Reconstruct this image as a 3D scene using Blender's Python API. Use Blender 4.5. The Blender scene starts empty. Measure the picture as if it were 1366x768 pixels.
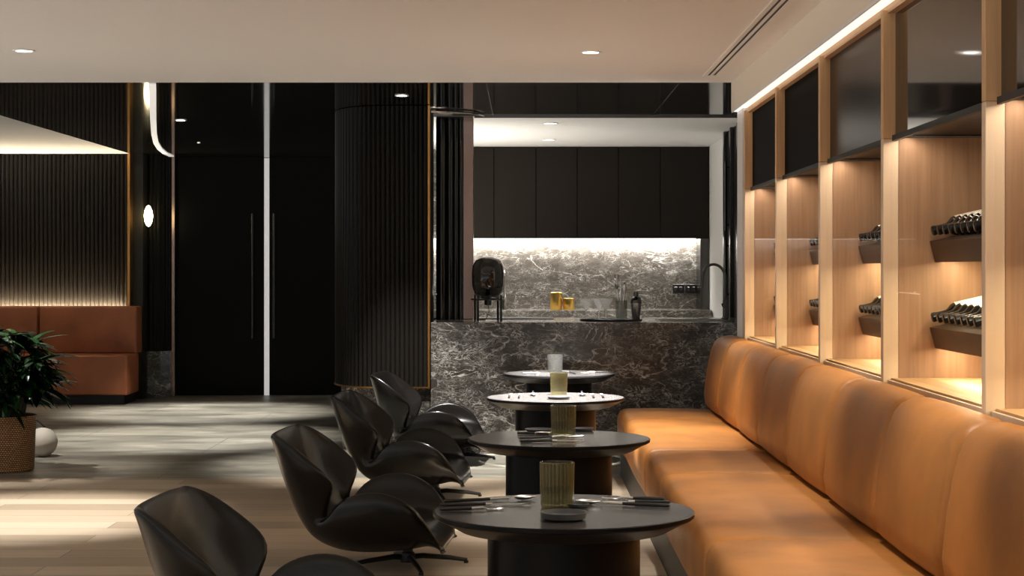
import bpy, bmesh, math, random
from mathutils import Vector, Matrix, Euler
random.seed(7)
PI = math.pi
SC = bpy.context.scene
COL = SC.collection
F, VX, VY, H = 2370.0, 700.0, 360.0, 1.36          # focal length in pixels, vanishing point, eye height

def at(x, y, d):                                   # measured photo position -> metres
    return Vector(((x - VX) * d / F, d, H - (y - VY) * d / F))
def s2l(c):
    c = c / 255.0
    return c / 12.92 if c <= 0.04045 else ((c + 0.055) / 1.055) ** 2.4
def rgb(r, g, b): return (s2l(r), s2l(g), s2l(b), 1.0)

# ------------------------------------------------------------------ materials
def nt(name):
    m = bpy.data.materials.new(name); m.use_nodes = True
    t = m.node_tree
    return m, t, t.nodes['Principled BSDF']
def plain(name, col, rough=0.5, metal=0.0, spec=0.5, bump=0.0, bscale=60, coat=0.0, var=0.0, vscale=4):
    m, t, b = nt(name)
    b.inputs['Base Color'].default_value = col
    b.inputs['Roughness'].default_value = rough
    b.inputs['Metallic'].default_value = metal
    b.inputs['Specular IOR Level'].default_value = spec
    if coat:
        b.inputs['Coat Weight'].default_value = coat; b.inputs['Coat Roughness'].default_value = 0.12
    tc = t.nodes.new('ShaderNodeTexCoord')
    if bump:
        n = t.nodes.new('ShaderNodeTexNoise'); n.inputs['Scale'].default_value = bscale; n.inputs['Detail'].default_value = 4
        t.links.new(tc.outputs['Object'], n.inputs['Vector'])
        bp = t.nodes.new('ShaderNodeBump'); bp.inputs['Strength'].default_value = bump; bp.inputs['Distance'].default_value = 0.01
        t.links.new(n.outputs['Fac'], bp.inputs['Height']); t.links.new(bp.outputs['Normal'], b.inputs['Normal'])
    if var:
        n2 = t.nodes.new('ShaderNodeTexNoise'); n2.inputs['Scale'].default_value = vscale; n2.inputs['Detail'].default_value = 5
        t.links.new(tc.outputs['Object'], n2.inputs['Vector'])
        r = t.nodes.new('ShaderNodeValToRGB')
        r.color_ramp.elements[0].position = 0.3; r.color_ramp.elements[1].position = 0.7
        r.color_ramp.elements[0].color = tuple(c * (1 - var) for c in col[:3]) + (1,)
        r.color_ramp.elements[1].color = tuple(min(1, c * (1 + var)) for c in col[:3]) + (1,)
        t.links.new(n2.outputs['Fac'], r.inputs['Fac']); t.links.new(r.outputs['Color'], b.inputs['Base Color'])
    return m
def emit(name, col, st):
    m, t, b = nt(name)
    b.inputs['Base Color'].default_value = (0.8, 0.8, 0.8, 1)
    b.inputs['Emission Color'].default_value = col; b.inputs['Emission Strength'].default_value = st
    return m
def thin_glass(name, tint=(1, 1, 1, 1), ior=1.45, rough=0.02, refl=1.0, milk=0.0, milkcol=(.8, .8, .8, 1)):
    m = bpy.data.materials.new(name); m.use_nodes = True; t = m.node_tree; t.nodes.clear()
    o = t.nodes.new('ShaderNodeOutputMaterial'); tr = t.nodes.new('ShaderNodeBsdfTransparent'); g = t.nodes.new('ShaderNodeBsdfGlossy')
    fr = t.nodes.new('ShaderNodeFresnel'); fr.inputs['IOR'].default_value = ior
    mx = t.nodes.new('ShaderNodeMixShader'); tr.inputs['Color'].default_value = tint
    g.inputs['Roughness'].default_value = rough; g.inputs['Color'].default_value = (refl, refl, refl, 1)
    ge = t.nodes.new('ShaderNodeNewGeometry'); mr = t.nodes.new('ShaderNodeMapRange')
    mr.inputs['To Min'].default_value = ior; mr.inputs['To Max'].default_value = 1.0 / ior   # same reflectance from both sides of the pane
    t.links.new(ge.outputs['Backfacing'], mr.inputs['Value']); t.links.new(mr.outputs[0], fr.inputs['IOR'])
    t.links.new(fr.outputs[0], mx.inputs[0]); t.links.new(tr.outputs[0], mx.inputs[1]); t.links.new(g.outputs[0], mx.inputs[2])
    out = mx.outputs[0]
    if milk:
        df = t.nodes.new('ShaderNodeBsdfDiffuse'); df.inputs['Color'].default_value = milkcol
        tl = t.nodes.new('ShaderNodeBsdfTranslucent'); tl.inputs['Color'].default_value = milkcol
        m1 = t.nodes.new('ShaderNodeMixShader'); m1.inputs[0].default_value = .5; t.links.new(df.outputs[0], m1.inputs[1]); t.links.new(tl.outputs[0], m1.inputs[2])
        m2 = t.nodes.new('ShaderNodeMixShader'); m2.inputs[0].default_value = milk; t.links.new(out, m2.inputs[1]); t.links.new(m1.outputs[0], m2.inputs[2]); out = m2.outputs[0]
    t.links.new(out, o.inputs['Surface'])
    return m
def N(t, k, **kw):
    n = t.nodes.new(k)
    for a, v in kw.items(): setattr(n, a, v)
    return n
def ramp(t, src, stops):
    r = t.nodes.new('ShaderNodeValToRGB'); e = r.color_ramp.elements
    while len(e) < len(stops): e.new(0.5)
    for i, (p, c) in enumerate(stops): e[i].position = p; e[i].color = c
    t.links.new(src, r.inputs['Fac']); return r.outputs['Color']
def mapping(t, scale=(1, 1, 1), rot=(0, 0, 0)):
    tc = N(t, 'ShaderNodeTexCoord'); mp = N(t, 'ShaderNodeMapping')
    mp.inputs['Scale'].default_value = scale; mp.inputs['Rotation'].default_value = rot
    t.links.new(tc.outputs['Object'], mp.inputs['Vector']); return mp.outputs['Vector']
def g1(v): return (v, v, v, 1)
def mixc(t, fac, a, b, mode='MIX'):
    m = N(t, 'ShaderNodeMix', data_type='RGBA', blend_type=mode)
    if isinstance(fac, float): m.inputs[0].default_value = fac
    else: t.links.new(fac, m.inputs[0])
    for i, v in ((6, a), (7, b)):
        if isinstance(v, tuple): m.inputs[i].default_value = v
        else: t.links.new(v, m.inputs[i])
    return m.outputs[2]

def marble(name, lo, hi, vein, rough=0.18, k=1.0):
    m, t, b = nt(name)
    v = mapping(t, (1.0 * k, 1.0 * k, 2.0 * k), (0.25, 0.42, 0.1))
    def noise(scale, det, off, dist=0.0, rg=0.6):
        sh = N(t, 'ShaderNodeVectorMath', operation='ADD'); sh.inputs[1].default_value = (off, off * 1.7, off * .6)
        t.links.new(v, sh.inputs[0])
        n = N(t, 'ShaderNodeTexNoise'); n.inputs['Scale'].default_value = scale; n.inputs['Detail'].default_value = det
        n.inputs['Roughness'].default_value = rg; n.inputs['Distortion'].default_value = dist
        t.links.new(sh.outputs[0], n.inputs['Vector']); return n.outputs['Fac']
    def ridge(scale, w, off, dist, det, rg):
        f = noise(scale, det, off, dist, rg)
        a = N(t, 'ShaderNodeMath', operation='SUBTRACT'); a.inputs[1].default_value = .5; t.links.new(f, a.inputs[0])
        c = N(t, 'ShaderNodeMath', operation='ABSOLUTE'); t.links.new(a.outputs[0], c.inputs[0])
        return ramp(t, c.outputs[0], [(0.0, g1(1)), (w * .4, g1(.45)), (w, g1(0))])
    def masked(col, scale, off, a, c):
        return mixc(t, 1.0, col, ramp(t, noise(scale, 3, off), [(a, g1(0)), (c, g1(1))]), 'MULTIPLY')
    r1 = masked(ridge(.7, .0085, 0.0, .45, 6, .55), 1.6, 11.0, .40, .60)
    r2 = masked(ridge(2.6, .016, 3.3, .9, 6, .55), 2.2, 5.0, .44, .66)
    r3 = masked(ridge(6.5, .030, 7.1, 1.1, 5, .6), 3.0, 9.0, .44, .68)
    r4 = masked(ridge(15.0, .055, 12.3, 1.2, 4, .6), 3.5, 2.0, .42, .72)
    sm = mixc(t, 1.0, mixc(t, 1.0, r1, r2, 'ADD'), mixc(t, 1.0, r3, mixc(t, .6, g1(0), r4), 'ADD'), 'ADD')
    base = ramp(t, noise(4.0, 9, 1.0, .5, .7), [(0.3, lo), (0.72, hi)])
    sep = N(t, 'ShaderNodeRGBToBW'); t.links.new(sm, sep.inputs[0])
    cp = N(t, 'ShaderNodeMath', operation='MULTIPLY', use_clamp=True); cp.inputs[1].default_value = .85; t.links.new(sep.outputs[0], cp.inputs[0])
    t.links.new(mixc(t, cp.outputs[0], base, vein), b.inputs['Base Color'])
    b.inputs['Roughness'].default_value = rough
    return m
def oak(name, lo, hi, axis='Z', rough=0.5):
    m, t, b = nt(name)
    sc = {'Z': (38, 38, 1.6), 'Y': (38, 1.6, 38), 'X': (1.6, 38, 38)}[axis]
    v = mapping(t, sc)
    n = N(t, 'ShaderNodeTexNoise'); n.inputs['Scale'].default_value = 1.0; n.inputs['Detail'].default_value = 6; n.inputs['Roughness'].default_value = 0.6
    t.links.new(v, n.inputs['Vector'])
    t.links.new(ramp(t, n.outputs['Fac'], [(0.3, lo), (0.7, hi)]), b.inputs['Base Color'])
    b.inputs['Roughness'].default_value = rough
    return m
def leather(name, col, rough=0.45, var=0.25):
    return plain(name, col, rough, 0, 0.45, bump=0.12, bscale=220, var=var, vscale=3.0)

M = {}
M['white'] = plain('ceiling_plaster', rgb(232, 231, 229), 0.9)
M['soffit'] = plain('soffit_paint', rgb(236, 226, 208), 0.85)
M['blackgloss'] = plain('black_gloss_ceiling', (0.012, 0.011, 0.010, 1), 0.07, 0, 0.5)
M['dark'] = plain('dark_panel', (0.010, 0.009, 0.008, 1), 0.38, 0, 0.35, bump=0.02, bscale=30)
M['doorblack'] = plain('door_lacquer', (0.005, 0.0045, 0.004, 1), 0.36, 0, 0.07)
M['flute'] = plain('fluted_timber_black', (0.010, 0.0085, 0.007, 1), 0.42, 0, 0.13)
M['cabinetdark'] = plain('dark_brown_laminate', (0.016, 0.0125, 0.010, 1), 0.5, 0, 0.15)
M['gold'] = plain('brass', rgb(190, 140, 80), 0.3, 1.0)
M['goldwarm'] = plain('polished_gold', rgb(250, 205, 110), 0.3, 1.0)
M['steel'] = plain('steel', rgb(200, 198, 195), 0.2, 1.0)
M['cutlery'] = plain('brushed_cutlery_steel', rgb(225, 222, 218), 0.34, 1.0)
M['gun'] = plain('gunmetal', rgb(90, 88, 86), 0.25, 1.0)
M['bronze'] = plain('bronze_metal', rgb(150, 128, 118), 0.28, 1.0)
M['columnblack'] = plain('polished_black', (0.006, 0.006, 0.006, 1), 0.08, 0, 0.7)
M['black'] = plain('black_satin', (0.010, 0.010, 0.010, 1), 0.35)
M['tabletop'] = plain('table_black_laminate', (0.046, 0.043, 0.043, 1), 0.20, 0, 0.5)
M['tableunder'] = plain('table_black_edge', (0.020, 0.018, 0.017, 1), 0.35, 0, 0.3)
M['pedestal'] = plain('pedestal_black', (0.004, 0.004, 0.0045, 1), 0.35, 0, 0.12)
M['chair'] = plain('black_leather', (0.005, 0.0045, 0.004, 1), 0.25, 0, 0.34, bump=0.04, bscale=160)
M['tan'] = leather('tan_leather', rgb(168, 109, 49))
M['brown'] = leather('brown_leather', rgb(150, 88, 54))
M['plinth'] = plain('plinth_black', (0.006, 0.006, 0.006, 1), 0.5)
M['marble'] = marble('dark_marble', rgb(42, 39, 36), rgb(72, 68, 63), rgb(222, 217, 210), k=1.7)
M['marble_lit'] = marble('lit_dark_marble', rgb(76, 72, 66), rgb(112, 106, 98), rgb(228, 223, 216), k=1.8)  # paler copy of the dark marble, carrying the kitchen lighting in its colour
M['oak'] = oak('oak_panel', rgb(146, 110, 82), rgb(176, 138, 106))
M['oakframe'] = oak('oak_frame', rgb(190, 150, 106), rgb(216, 176, 130))
M['oakrail'] = oak('oak_rail', rgb(178, 138, 96), rgb(206, 166, 120), 'Y')
M['cream'] = plain('backlit_cream_frame', rgb(226, 200, 170), 0.4, 0)  # pale cream stands for the niche glow on the lower frames
M['shelf'] = plain('bronze_shelf', rgb(74, 52, 34), 0.45, 0.2)
M['darkpanel'] = plain('black_matte_panel', (0.005, 0.0035, 0.0025, 1), 0.6, 0, 0.03)
M['darkglass2'] = plain('black_satin_glass', (0.006, 0.0045, 0.0035, 1), 0.24, 0, 0.16)
M['darkglass'] = plain('black_tinted_glass', (0.010, 0.007, 0.005, 1), 0.05, 0, 0.55)
M['glass'] = thin_glass('clear_glass', (0.97, 0.97, 0.96, 1), 1.009)
M['smoke'] = thin_glass('smoked_glass', (0.20, 0.19, 0.18, 1), 1.5, 0.03)
M['amber'] = thin_glass('amber_green_glass', (0.74, 0.72, 0.58, 1), 1.45, 0.05, milk=.13, milkcol=(.42, .38, .22, 1))
def ribbed(m, dark):                                 # darker tint in the grooves between the ribs
    t = m.node_tree; tr = [n for n in t.nodes if n.type == 'BSDF_TRANSPARENT'][0]; c = tuple(tr.inputs['Color'].default_value)
    tc = N(t, 'ShaderNodeTexCoord'); sx = N(t, 'ShaderNodeSeparateXYZ'); t.links.new(tc.outputs['Object'], sx.inputs[0])
    an = N(t, 'ShaderNodeMath', operation='ARCTAN2'); t.links.new(sx.outputs[1], an.inputs[0]); t.links.new(sx.outputs[0], an.inputs[1])
    mu = N(t, 'ShaderNodeMath', operation='MULTIPLY'); mu.inputs[1].default_value = 13.0; t.links.new(an.outputs[0], mu.inputs[0])
    si = N(t, 'ShaderNodeMath', operation='SINE'); t.links.new(mu.outputs[0], si.inputs[0])
    ab = N(t, 'ShaderNodeMath', operation='ABSOLUTE'); t.links.new(si.outputs[0], ab.inputs[0])
    t.links.new(ramp(t, ab.outputs[0], [(.15, tuple(k * dark for k in c[:3]) + (1,)), (.75, c)]), tr.inputs['Color'])
ribbed(M['amber'], .55)
M['grayglass'] = thin_glass('pale_grey_glass', (0.80, 0.80, 0.78, 1), 1.45, 0.05, milk=.015)
M['stemglass'] = thin_glass('crystal_glass', (0.95, 0.94, 0.92, 1), 1.5, 0.05, milk=.28)
M['bottle'] = plain('bottle_black_glass', (0.006, 0.006, 0.005, 1), 0.1, 0, 0.6)
M['capsule'] = plain('black_foil', (0.012, 0.011, 0.011, 1), 0.22, 0.3)
M['paper'] = plain('label_paper', rgb(235, 228, 216), 0.7)
M['ceramic'] = plain('charcoal_ceramic', (0.065, 0.065, 0.068, 1), 0.38, bump=0.06, bscale=40, var=0.3, vscale=20)
M['stoneball'] = plain('pale_stone', rgb(176, 168, 156), 0.7, bump=0.05, bscale=30, var=0.1)
M['led_warm'] = emit('led_warm', (1.0, 0.78, 0.52, 1), 9.0)
M['led_soft'] = emit('led_soft_strip', (1.0, 0.90, 0.78, 1), 1.05)
M['led_cool'] = emit('led_neutral', (1.0, 0.96, 0.90, 1), 6.0)
M['reflection_glow'] = emit('reflection_glow', (1.0, 0.95, 0.88, 1), 0.55)
M['door_strip_glow'] = emit('door_strip_glow', (1.0, 0.97, 0.94, 1), 0.40)
M['lamp'] = emit('downlight_lens', (1.0, 0.93, 0.84, 1), 12.0)
M['bulb'] = emit('sconce_glow', (1.0, 0.82, 0.45, 1), 14.0)
M['soil'] = plain('soil', (0.02, 0.015, 0.01, 1), 0.9, bump=0.5, bscale=30)
M['leaf'] = plain('palm_leaf', (0.008, 0.028, 0.007, 1), 0.22, 0, 0.5, var=0.7, vscale=6)
M['stem'] = plain('palm_stem', (0.02, 0.035, 0.012, 1), 0.5)

def wicker():
    m, t, b = nt('woven_wicker')
    tc = N(t, 'ShaderNodeTexCoord')
    sx = N(t, 'ShaderNodeSeparateXYZ'); t.links.new(tc.outputs['Object'], sx.inputs[0])
    an = N(t, 'ShaderNodeMath', operation='ARCTAN2'); t.links.new(sx.outputs[1], an.inputs[0]); t.links.new(sx.outputs[0], an.inputs[1])
    cb = N(t, 'ShaderNodeCombineXYZ'); t.links.new(an.outputs[0], cb.inputs[0]); t.links.new(sx.outputs[2], cb.inputs[1])
    mp = N(t, 'ShaderNodeMapping'); mp.inputs['Scale'].default_value = (12.0, 46.0, 1)
    t.links.new(cb.outputs[0], mp.inputs[0])
    br = N(t, 'ShaderNodeTexBrick'); br.inputs['Scale'].default_value = 1.0
    br.inputs['Brick Width'].default_value = 1.0; br.inputs['Row Height'].default_value = 0.6; br.inputs['Mortar Size'].default_value = 0.13
    br.inputs['Color1'].default_value = rgb(196, 158, 112); br.inputs['Color2'].default_value = rgb(164, 124, 82); br.inputs['Mortar'].default_value = rgb(54, 36, 20)
    t.links.new(mp.outputs[0], br.inputs['Vector'])
    t.links.new(br.outputs['Color'], b.inputs['Base Color'])
    bp = N(t, 'ShaderNodeBump', invert=True); bp.inputs['Strength'].default_value = 0.8; bp.inputs['Distance'].default_value = 0.01
    t.links.new(br.outputs['Fac'], bp.inputs['Height']); t.links.new(bp.outputs[0], b.inputs['Normal'])
    b.inputs['Roughness'].default_value = 0.7
    return m
M['wicker'] = wicker()
def wood_floor():
    m, t, b = nt('oak_floorboards')
    v = mapping(t, (1, 1, 1))
    br = N(t, 'ShaderNodeTexBrick'); br.offset = 0.37; br.inputs['Scale'].default_value = 1.0
    br.inputs['Brick Width'].default_value = 2.2; br.inputs['Row Height'].default_value = 0.24; br.inputs['Mortar Size'].default_value = 0.002
    br.inputs['Color1'].default_value = g1(0.0); br.inputs['Color2'].default_value = g1(1.0); br.inputs['Mortar'].default_value = g1(0.3)
    t.links.new(v, br.inputs['Vector'])
    v2 = mapping(t, (1.2, 20, 1))
    n = N(t, 'ShaderNodeTexNoise'); n.inputs['Scale'].default_value = 1.0; n.inputs['Detail'].default_value = 7; n.inputs['Roughness'].default_value = 0.6
    t.links.new(v2, n.inputs['Vector'])
    f = mixc(t, 0.55, n.outputs['Fac'], br.outputs['Color'])
    c = ramp(t, f, [(0.15, rgb(148, 131, 110)), (0.55, rgb(174, 156, 134)), (0.9, rgb(196, 180, 158))])
    c = mixc(t, br.outputs['Fac'], c, rgb(70, 58, 44))
    t.links.new(c, b.inputs['Base Color']); b.inputs['Roughness'].default_value = 0.42
    return m
M['woodfloor'] = wood_floor()
def slate_floor():
    m, t, b = nt('grey_stone_floor')
    v = mapping(t, (0.8, 2.2, 1))
    n = N(t, 'ShaderNodeTexNoise'); n.inputs['Scale'].default_value = 1.3; n.inputs['Detail'].default_value = 10; n.inputs['Roughness'].default_value = 0.68; n.inputs['Distortion'].default_value = 0.8
    t.links.new(v, n.inputs['Vector'])
    c = ramp(t, n.outputs['Fac'], [(0.25, rgb(62, 60, 53)), (0.5, rgb(122, 118, 107)), (0.75, rgb(178, 172, 158))])
    v2 = mapping(t, (1, 1, 1))
    br = N(t, 'ShaderNodeTexBrick'); br.offset = 0.5; br.inputs['Brick Width'].default_value = 2.4; br.inputs['Row Height'].default_value = 1.2; br.inputs['Mortar Size'].default_value = 0.004
    br.inputs['Scale'].default_value = 1.0
    t.links.new(v2, br.inputs['Vector'])
    c = mixc(t, br.outputs['Fac'], c, rgb(70, 68, 60))
    t.links.new(c, b.inputs['Base Color']); b.inputs['Roughness'].default_value = 0.38
    bp = N(t, 'ShaderNodeBump'); bp.inputs['Strength'].default_value = 0.25; bp.inputs['Distance'].default_value = 0.02
    t.links.new(n.outputs['Fac'], bp.inputs['Height']); t.links.new(bp.outputs[0], b.inputs['Normal'])
    return m
M['slate'] = slate_floor()

# ------------------------------------------------------------------ mesh helpers
def box(bm, x0, x1, y0, y1, z0, z1, bev=0.0, seg=2):
    r = bmesh.ops.create_cube(bm, size=1.0)
    vs = r['verts']
    for v in vs:
        v.co = Vector((x0 + (v.co.x + .5) * (x1 - x0), y0 + (v.co.y + .5) * (y1 - y0), z0 + (v.co.z + .5) * (z1 - z0)))
    if bev:
        es = list({e for v in vs for e in v.link_edges})
        bmesh.ops.bevel(bm, geom=es, offset=bev, segments=seg, profile=0.5, affect='EDGES')
def lathe(bm, prof, seg=32, rib=None, cap=True, origin=(0, 0, 0), mtx=None):
    rings = []
    for r, z in prof:
        ring = []
        for k in range(seg):
            a = 2 * PI * k / seg
            rr = r * (rib(a, z) if rib else 1.0)
            p = Vector((rr * math.cos(a), rr * math.sin(a), z))
            if mtx: p = mtx @ p
            ring.append(bm.verts.new(p + Vector(origin)))
        rings.append(ring)
    for a, b in zip(rings, rings[1:]):
        for k in range(seg):
            bm.faces.new((a[k], a[(k + 1) % seg], b[(k + 1) % seg], b[k]))
    if cap:
        if prof[0][0] > 1e-6: bm.faces.new(list(reversed(rings[0])))
        if prof[-1][0] > 1e-6: bm.faces.new(rings[-1])
def tube(bm, pts, r, seg=10, cap=True):
    pts = [Vector(p) for p in pts]
    rs = r if isinstance(r, (list, tuple)) else [r] * len(pts)
    rings = []; n = None
    for i, p in enumerate(pts):
        d = (pts[min(i + 1, len(pts) - 1)] - pts[max(i - 1, 0)]).normalized()
        if n is None:
            n = d.orthogonal().normalized()
        else:
            n = (n - d * n.dot(d)).normalized()
        b = d.cross(n)
        rings.append([bm.verts.new(p + (n * math.cos(2 * PI * k / seg) + b * math.sin(2 * PI * k / seg)) * rs[i]) for k in range(seg)])
    for a, c in zip(rings, rings[1:]):
        for k in range(seg):
            bm.faces.new((a[k], a[(k + 1) % seg], c[(k + 1) % seg], c[k]))
    if cap:
        bm.faces.new(list(reversed(rings[0]))); bm.faces.new(rings[-1])
def prism(bm, poly, z0, z1):                       # plan polygon extruded upward
    a = [bm.verts.new((x, y, z0)) for x, y in poly]; b = [bm.verts.new((x, y, z1)) for x, y in poly]
    n = len(poly)
    for k in range(n): bm.faces.new((a[k], a[(k + 1) % n], b[(k + 1) % n], b[k]))
    bm.faces.new(list(reversed(a))); bm.faces.new(b)
def prism_y(bm, poly, y0, y1):                     # x,z profile extruded along y
    a = [bm.verts.new((x, y0, z)) for x, z in poly]; b = [bm.verts.new((x, y1, z)) for x, z in poly]
    n = len(poly)
    for k in range(n): bm.faces.new((a[k], b[k], b[(k + 1) % n], a[(k + 1) % n]))
    bm.faces.new(a); bm.faces.new(list(reversed(b)))
def BM(): return bmesh.new()
def obj(name, bm, m, parent=None, smooth=False, local=False, angle=40):
    bmesh.ops.recalc_face_normals(bm, faces=bm.faces[:])
    if parent is not None and not local:           # geometry given in room coordinates
        root = parent
        off = Vector(root.location)
        while root.parent: root = root.parent; off += Vector(root.location)
        bmesh.ops.translate(bm, verts=bm.verts[:], vec=-off)
    me = bpy.data.meshes.new(name); bm.to_mesh(me); bm.free()
    me.materials.append(M[m] if isinstance(m, str) else m)
    if smooth:
        for p in me.polygons: p.use_smooth = True
        me.set_sharp_from_angle(angle=math.radians(angle))
    o = bpy.data.objects.new(name, me); COL.objects.link(o)
    if parent is not None: o.parent = parent
    return o
def tag(o, label, cat, group=None):
    o['label'] = label; o['category'] = cat
    if group: o['group'] = group
    return o
def thing(name, label, cat, loc=(0, 0, 0), rz=0.0, group=None):
    o = bpy.data.objects.new(name, None); COL.objects.link(o)
    o.location = loc; o.rotation_euler = (0, 0, rz); o.empty_display_size = 0.1
    return tag(o, label, cat, group)
def struct(name, bm, m, smooth=False):
    o = obj(name, bm, m, None, smooth); o['kind'] = 'structure'; return o
def settle(o):                                     # move the origin of a one-mesh thing to its base
    me = o.data
    xs = [v.co for v in me.vertices]
    c = Vector(((min(v.x for v in xs) + max(v.x for v in xs)) / 2, (min(v.y for v in xs) + max(v.y for v in xs)) / 2, min(v.z for v in xs)))
    me.transform(Matrix.Translation(-c)); o.location = c
    return o
def dup(root, loc, rz=None, label=None, group=None):
    r = root.copy(); COL.objects.link(r); r.location = loc
    if rz is not None: r.rotation_euler = (root.rotation_euler[0], root.rotation_euler[1], rz)
    if label: r['label'] = label
    if group: r['group'] = group
    for ch in list(root.children):
        c = ch.copy(); COL.objects.link(c); c.parent = r
        for g in ch.children:
            d = g.copy(); COL.objects.link(d); d.parent = c
    return r
def light(name, kind, loc, energy, col, rot=(0, 0, 0), **kw):
    l = bpy.data.lights.new(name, kind); l.energy = energy; l.color = col
    for a, v in kw.items(): setattr(l, a, v)
    o = bpy.data.objects.new(name, l); COL.objects.link(o); o.location = loc; o.rotation_euler = rot
    return o

# ------------------------------------------------------------------ room shell
ZC = 2.58; Y1 = 11.6; XC = 1.415; XS = 1.348; YB = 19.3
b = BM(); box(b, -7, 2.2, -2.5, Y1, -0.1, 0); struct('floor', b, 'woodfloor')
b = BM(); box(b, -7, 2.2, Y1, 19.8, -0.1, 0); struct('floor_stone', b, 'slate')
b = BM(); box(b, -7, XS, -2.5, Y1 - .03, ZC, ZC + 0.12); struct('ceiling', b, 'white')
# black gloss ceiling over the bar and the doors
b = BM(); box(b, -4.14, 2.2, Y1 - .03, 14.1, ZC, ZC + 0.12); struct('ceiling_black_front', b, 'blackgloss')
b = BM(); box(b, -4.14, -1.25, 14.1, 19.6, ZC, ZC + 0.12); struct('ceiling_black_rear', b, 'blackgloss')
b = BM(); box(b, -7, -4.14, Y1 - .03, 19.6, ZC, ZC + 0.12); struct('ceiling_left', b, 'white')
b = BM(); box(b, -1.25, 2.0, 14.1, 18.1, ZC - .004, ZC + 0.12); struct('ceiling_kitchen', b, 'white')
b = BM()
for x in (-0.25, 1.008): box(b, x - .003, x + .003, Y1, 14.1, ZC - .002, ZC + .002)
box(b, -.40, 2.0, 14.085, 14.1, ZC - .014, ZC + .01)
struct('trim_1', b, 'gun')
# soffit over the wine wall, its slot diffuser and the lit strip below it
b = BM(); box(b, XS, 2.2, -1, Y1, 2.40, ZC + .12); struct('ceiling_soffit', b, 'soffit')
o = thing('cove_light', 'long white light strip under the soffit above the wine cabinets', 'light', (1.38, 7.2, 2.386))
b = BM(); box(b, 1.352, 1.412, 2.9, Y1 - .02, 2.390, 2.3995); obj('diffuser', b, 'led_soft', o)
b = BM(); box(b, 1.348, 1.353, 2.9, Y1 - .02, 2.384, 2.3995); obj('profile', b, 'white', o)
o = thing('slot_diffuser', 'long white air slot with two black lines in the ceiling', 'air vent', (1.19, 7.5, 2.57))
b = BM()
for x0, x1 in ((1.115, 1.142), (1.158, 1.175), (1.191, 1.235)): box(b, x0, x1, 3.0, 11.1, 2.572, 2.5795, .0015, 1)
box(b, 1.115, 1.235, 11.1, 11.13, 2.572, 2.5795); obj('frame', b, 'white', o)
for x0 in (1.142, 1.175):
    b = BM(); box(b, x0, x0 + .016, 3.0, 11.1, 2.5775, 2.5797); obj('slot', b, 'plinth', o)

# walls
b = BM(); box(b, -4.3, -1.2, YB + .04, YB + .2, 0, ZC); struct('wall_back', b, 'dark')
b = BM(); box(b, -6.4, -6.3, Y1, 18.8, 0, ZC); struct('wall_left', b, 'dark')
b = BM(); box(b, 1.82, 1.95, Y1 + .3, 18.2, 0, ZC); struct('wall_right', b, 'white')
b = BM(); box(b, 1.90, 2.2, -1, Y1, 0, 2.40); struct('wall_right_front', b, 'soffit')
b = BM(); box(b, XC - .03, 1.9, 11.30, 11.58, 0, 2.3995); struct('trim_2', b, 'white')
b = BM(); box(b, -1.25, 1.82, 17.9, 18.1, 0, ZC); struct('wall_kitchen', b, 'marble_lit')
b = BM(); box(b, -1.25, -1.12, 14.6, 18.0, 0, ZC - .005); struct('wall_kitchen_left', b, 'dark')

def flutes(x0, x1, y, depth, pitch):               # plan outline of a half-round fluted run facing -y
    n = max(1, round((x1 - x0) / pitch)); p = (x1 - x0) / n; pts = []
    for k in range(n):
        for j in range(6):
            a = PI * j / 6
            pts.append((x0 + p * k + p * .5 * (1 - math.cos(a)) , y - depth * math.sin(a)))
    pts.append((x1, y)); return pts
# fluted wall behind the far bench
b = BM(); pl = flutes(-6.3, -4.16, 18.66, 0.018, 0.045); prism(b, pl + [(-4.16, 18.8), (-6.3, 18.8)], 0.0, ZC); struct('wall_fluted', b, 'flute')
b = BM(); box(b, -4.16, -4.135, 18.60, 18.8, 0, ZC); struct('trim_3', b, 'gold')
# far return with rounded fluted corner and marble base
zt = 0.49
b = BM(); box(b, -4.135, -4.03, 18.75, 19.35, 0.0, ZC); struct('wall_return', b, plain('olive_panel', (0.016, 0.015, 0.009, 1), 0.45))
def corner(cx, cy, rx, ry, a0, a1, n, depth):
    pts = []
    for k in range(n):
        for j in range(6):
            t = (k + j / 6) / n; a = a0 + (a1 - a0) * t; dd = depth * math.sin(PI * j / 6)
            pts.append((cx + (rx + dd) * math.cos(a), cy + (ry + dd) * math.sin(a)))
    pts.append((cx + rx * math.cos(a1), cy + ry * math.sin(a1)))
    return pts
o = thing('fluted_pier', 'dark fluted pier on a low marble base beside the tall black doors', 'pier', (-3.92, 19.1, 0))
b = BM(); prism(b, corner(-4.02, 19.28, .20, .30, -PI / 2, 0, 7, .012) + [(-4.03, 19.28)], zt, ZC); obj('fluted_panel', b, 'flute', o, True)
b = BM(); prism(b, [(-4.135, 18.72), (-4.02, 18.95), (-3.9, 19.0), (-3.81, 19.1), (-3.81, 19.3), (-4.135, 19.3)], 0.0, zt); obj('marble_base', b, 'marble', o)
b = BM(); box(b, -3.815, -3.785, 19.20, 19.30, 0, ZC - .002); struct('trim_4', b, 'bronze')

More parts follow.
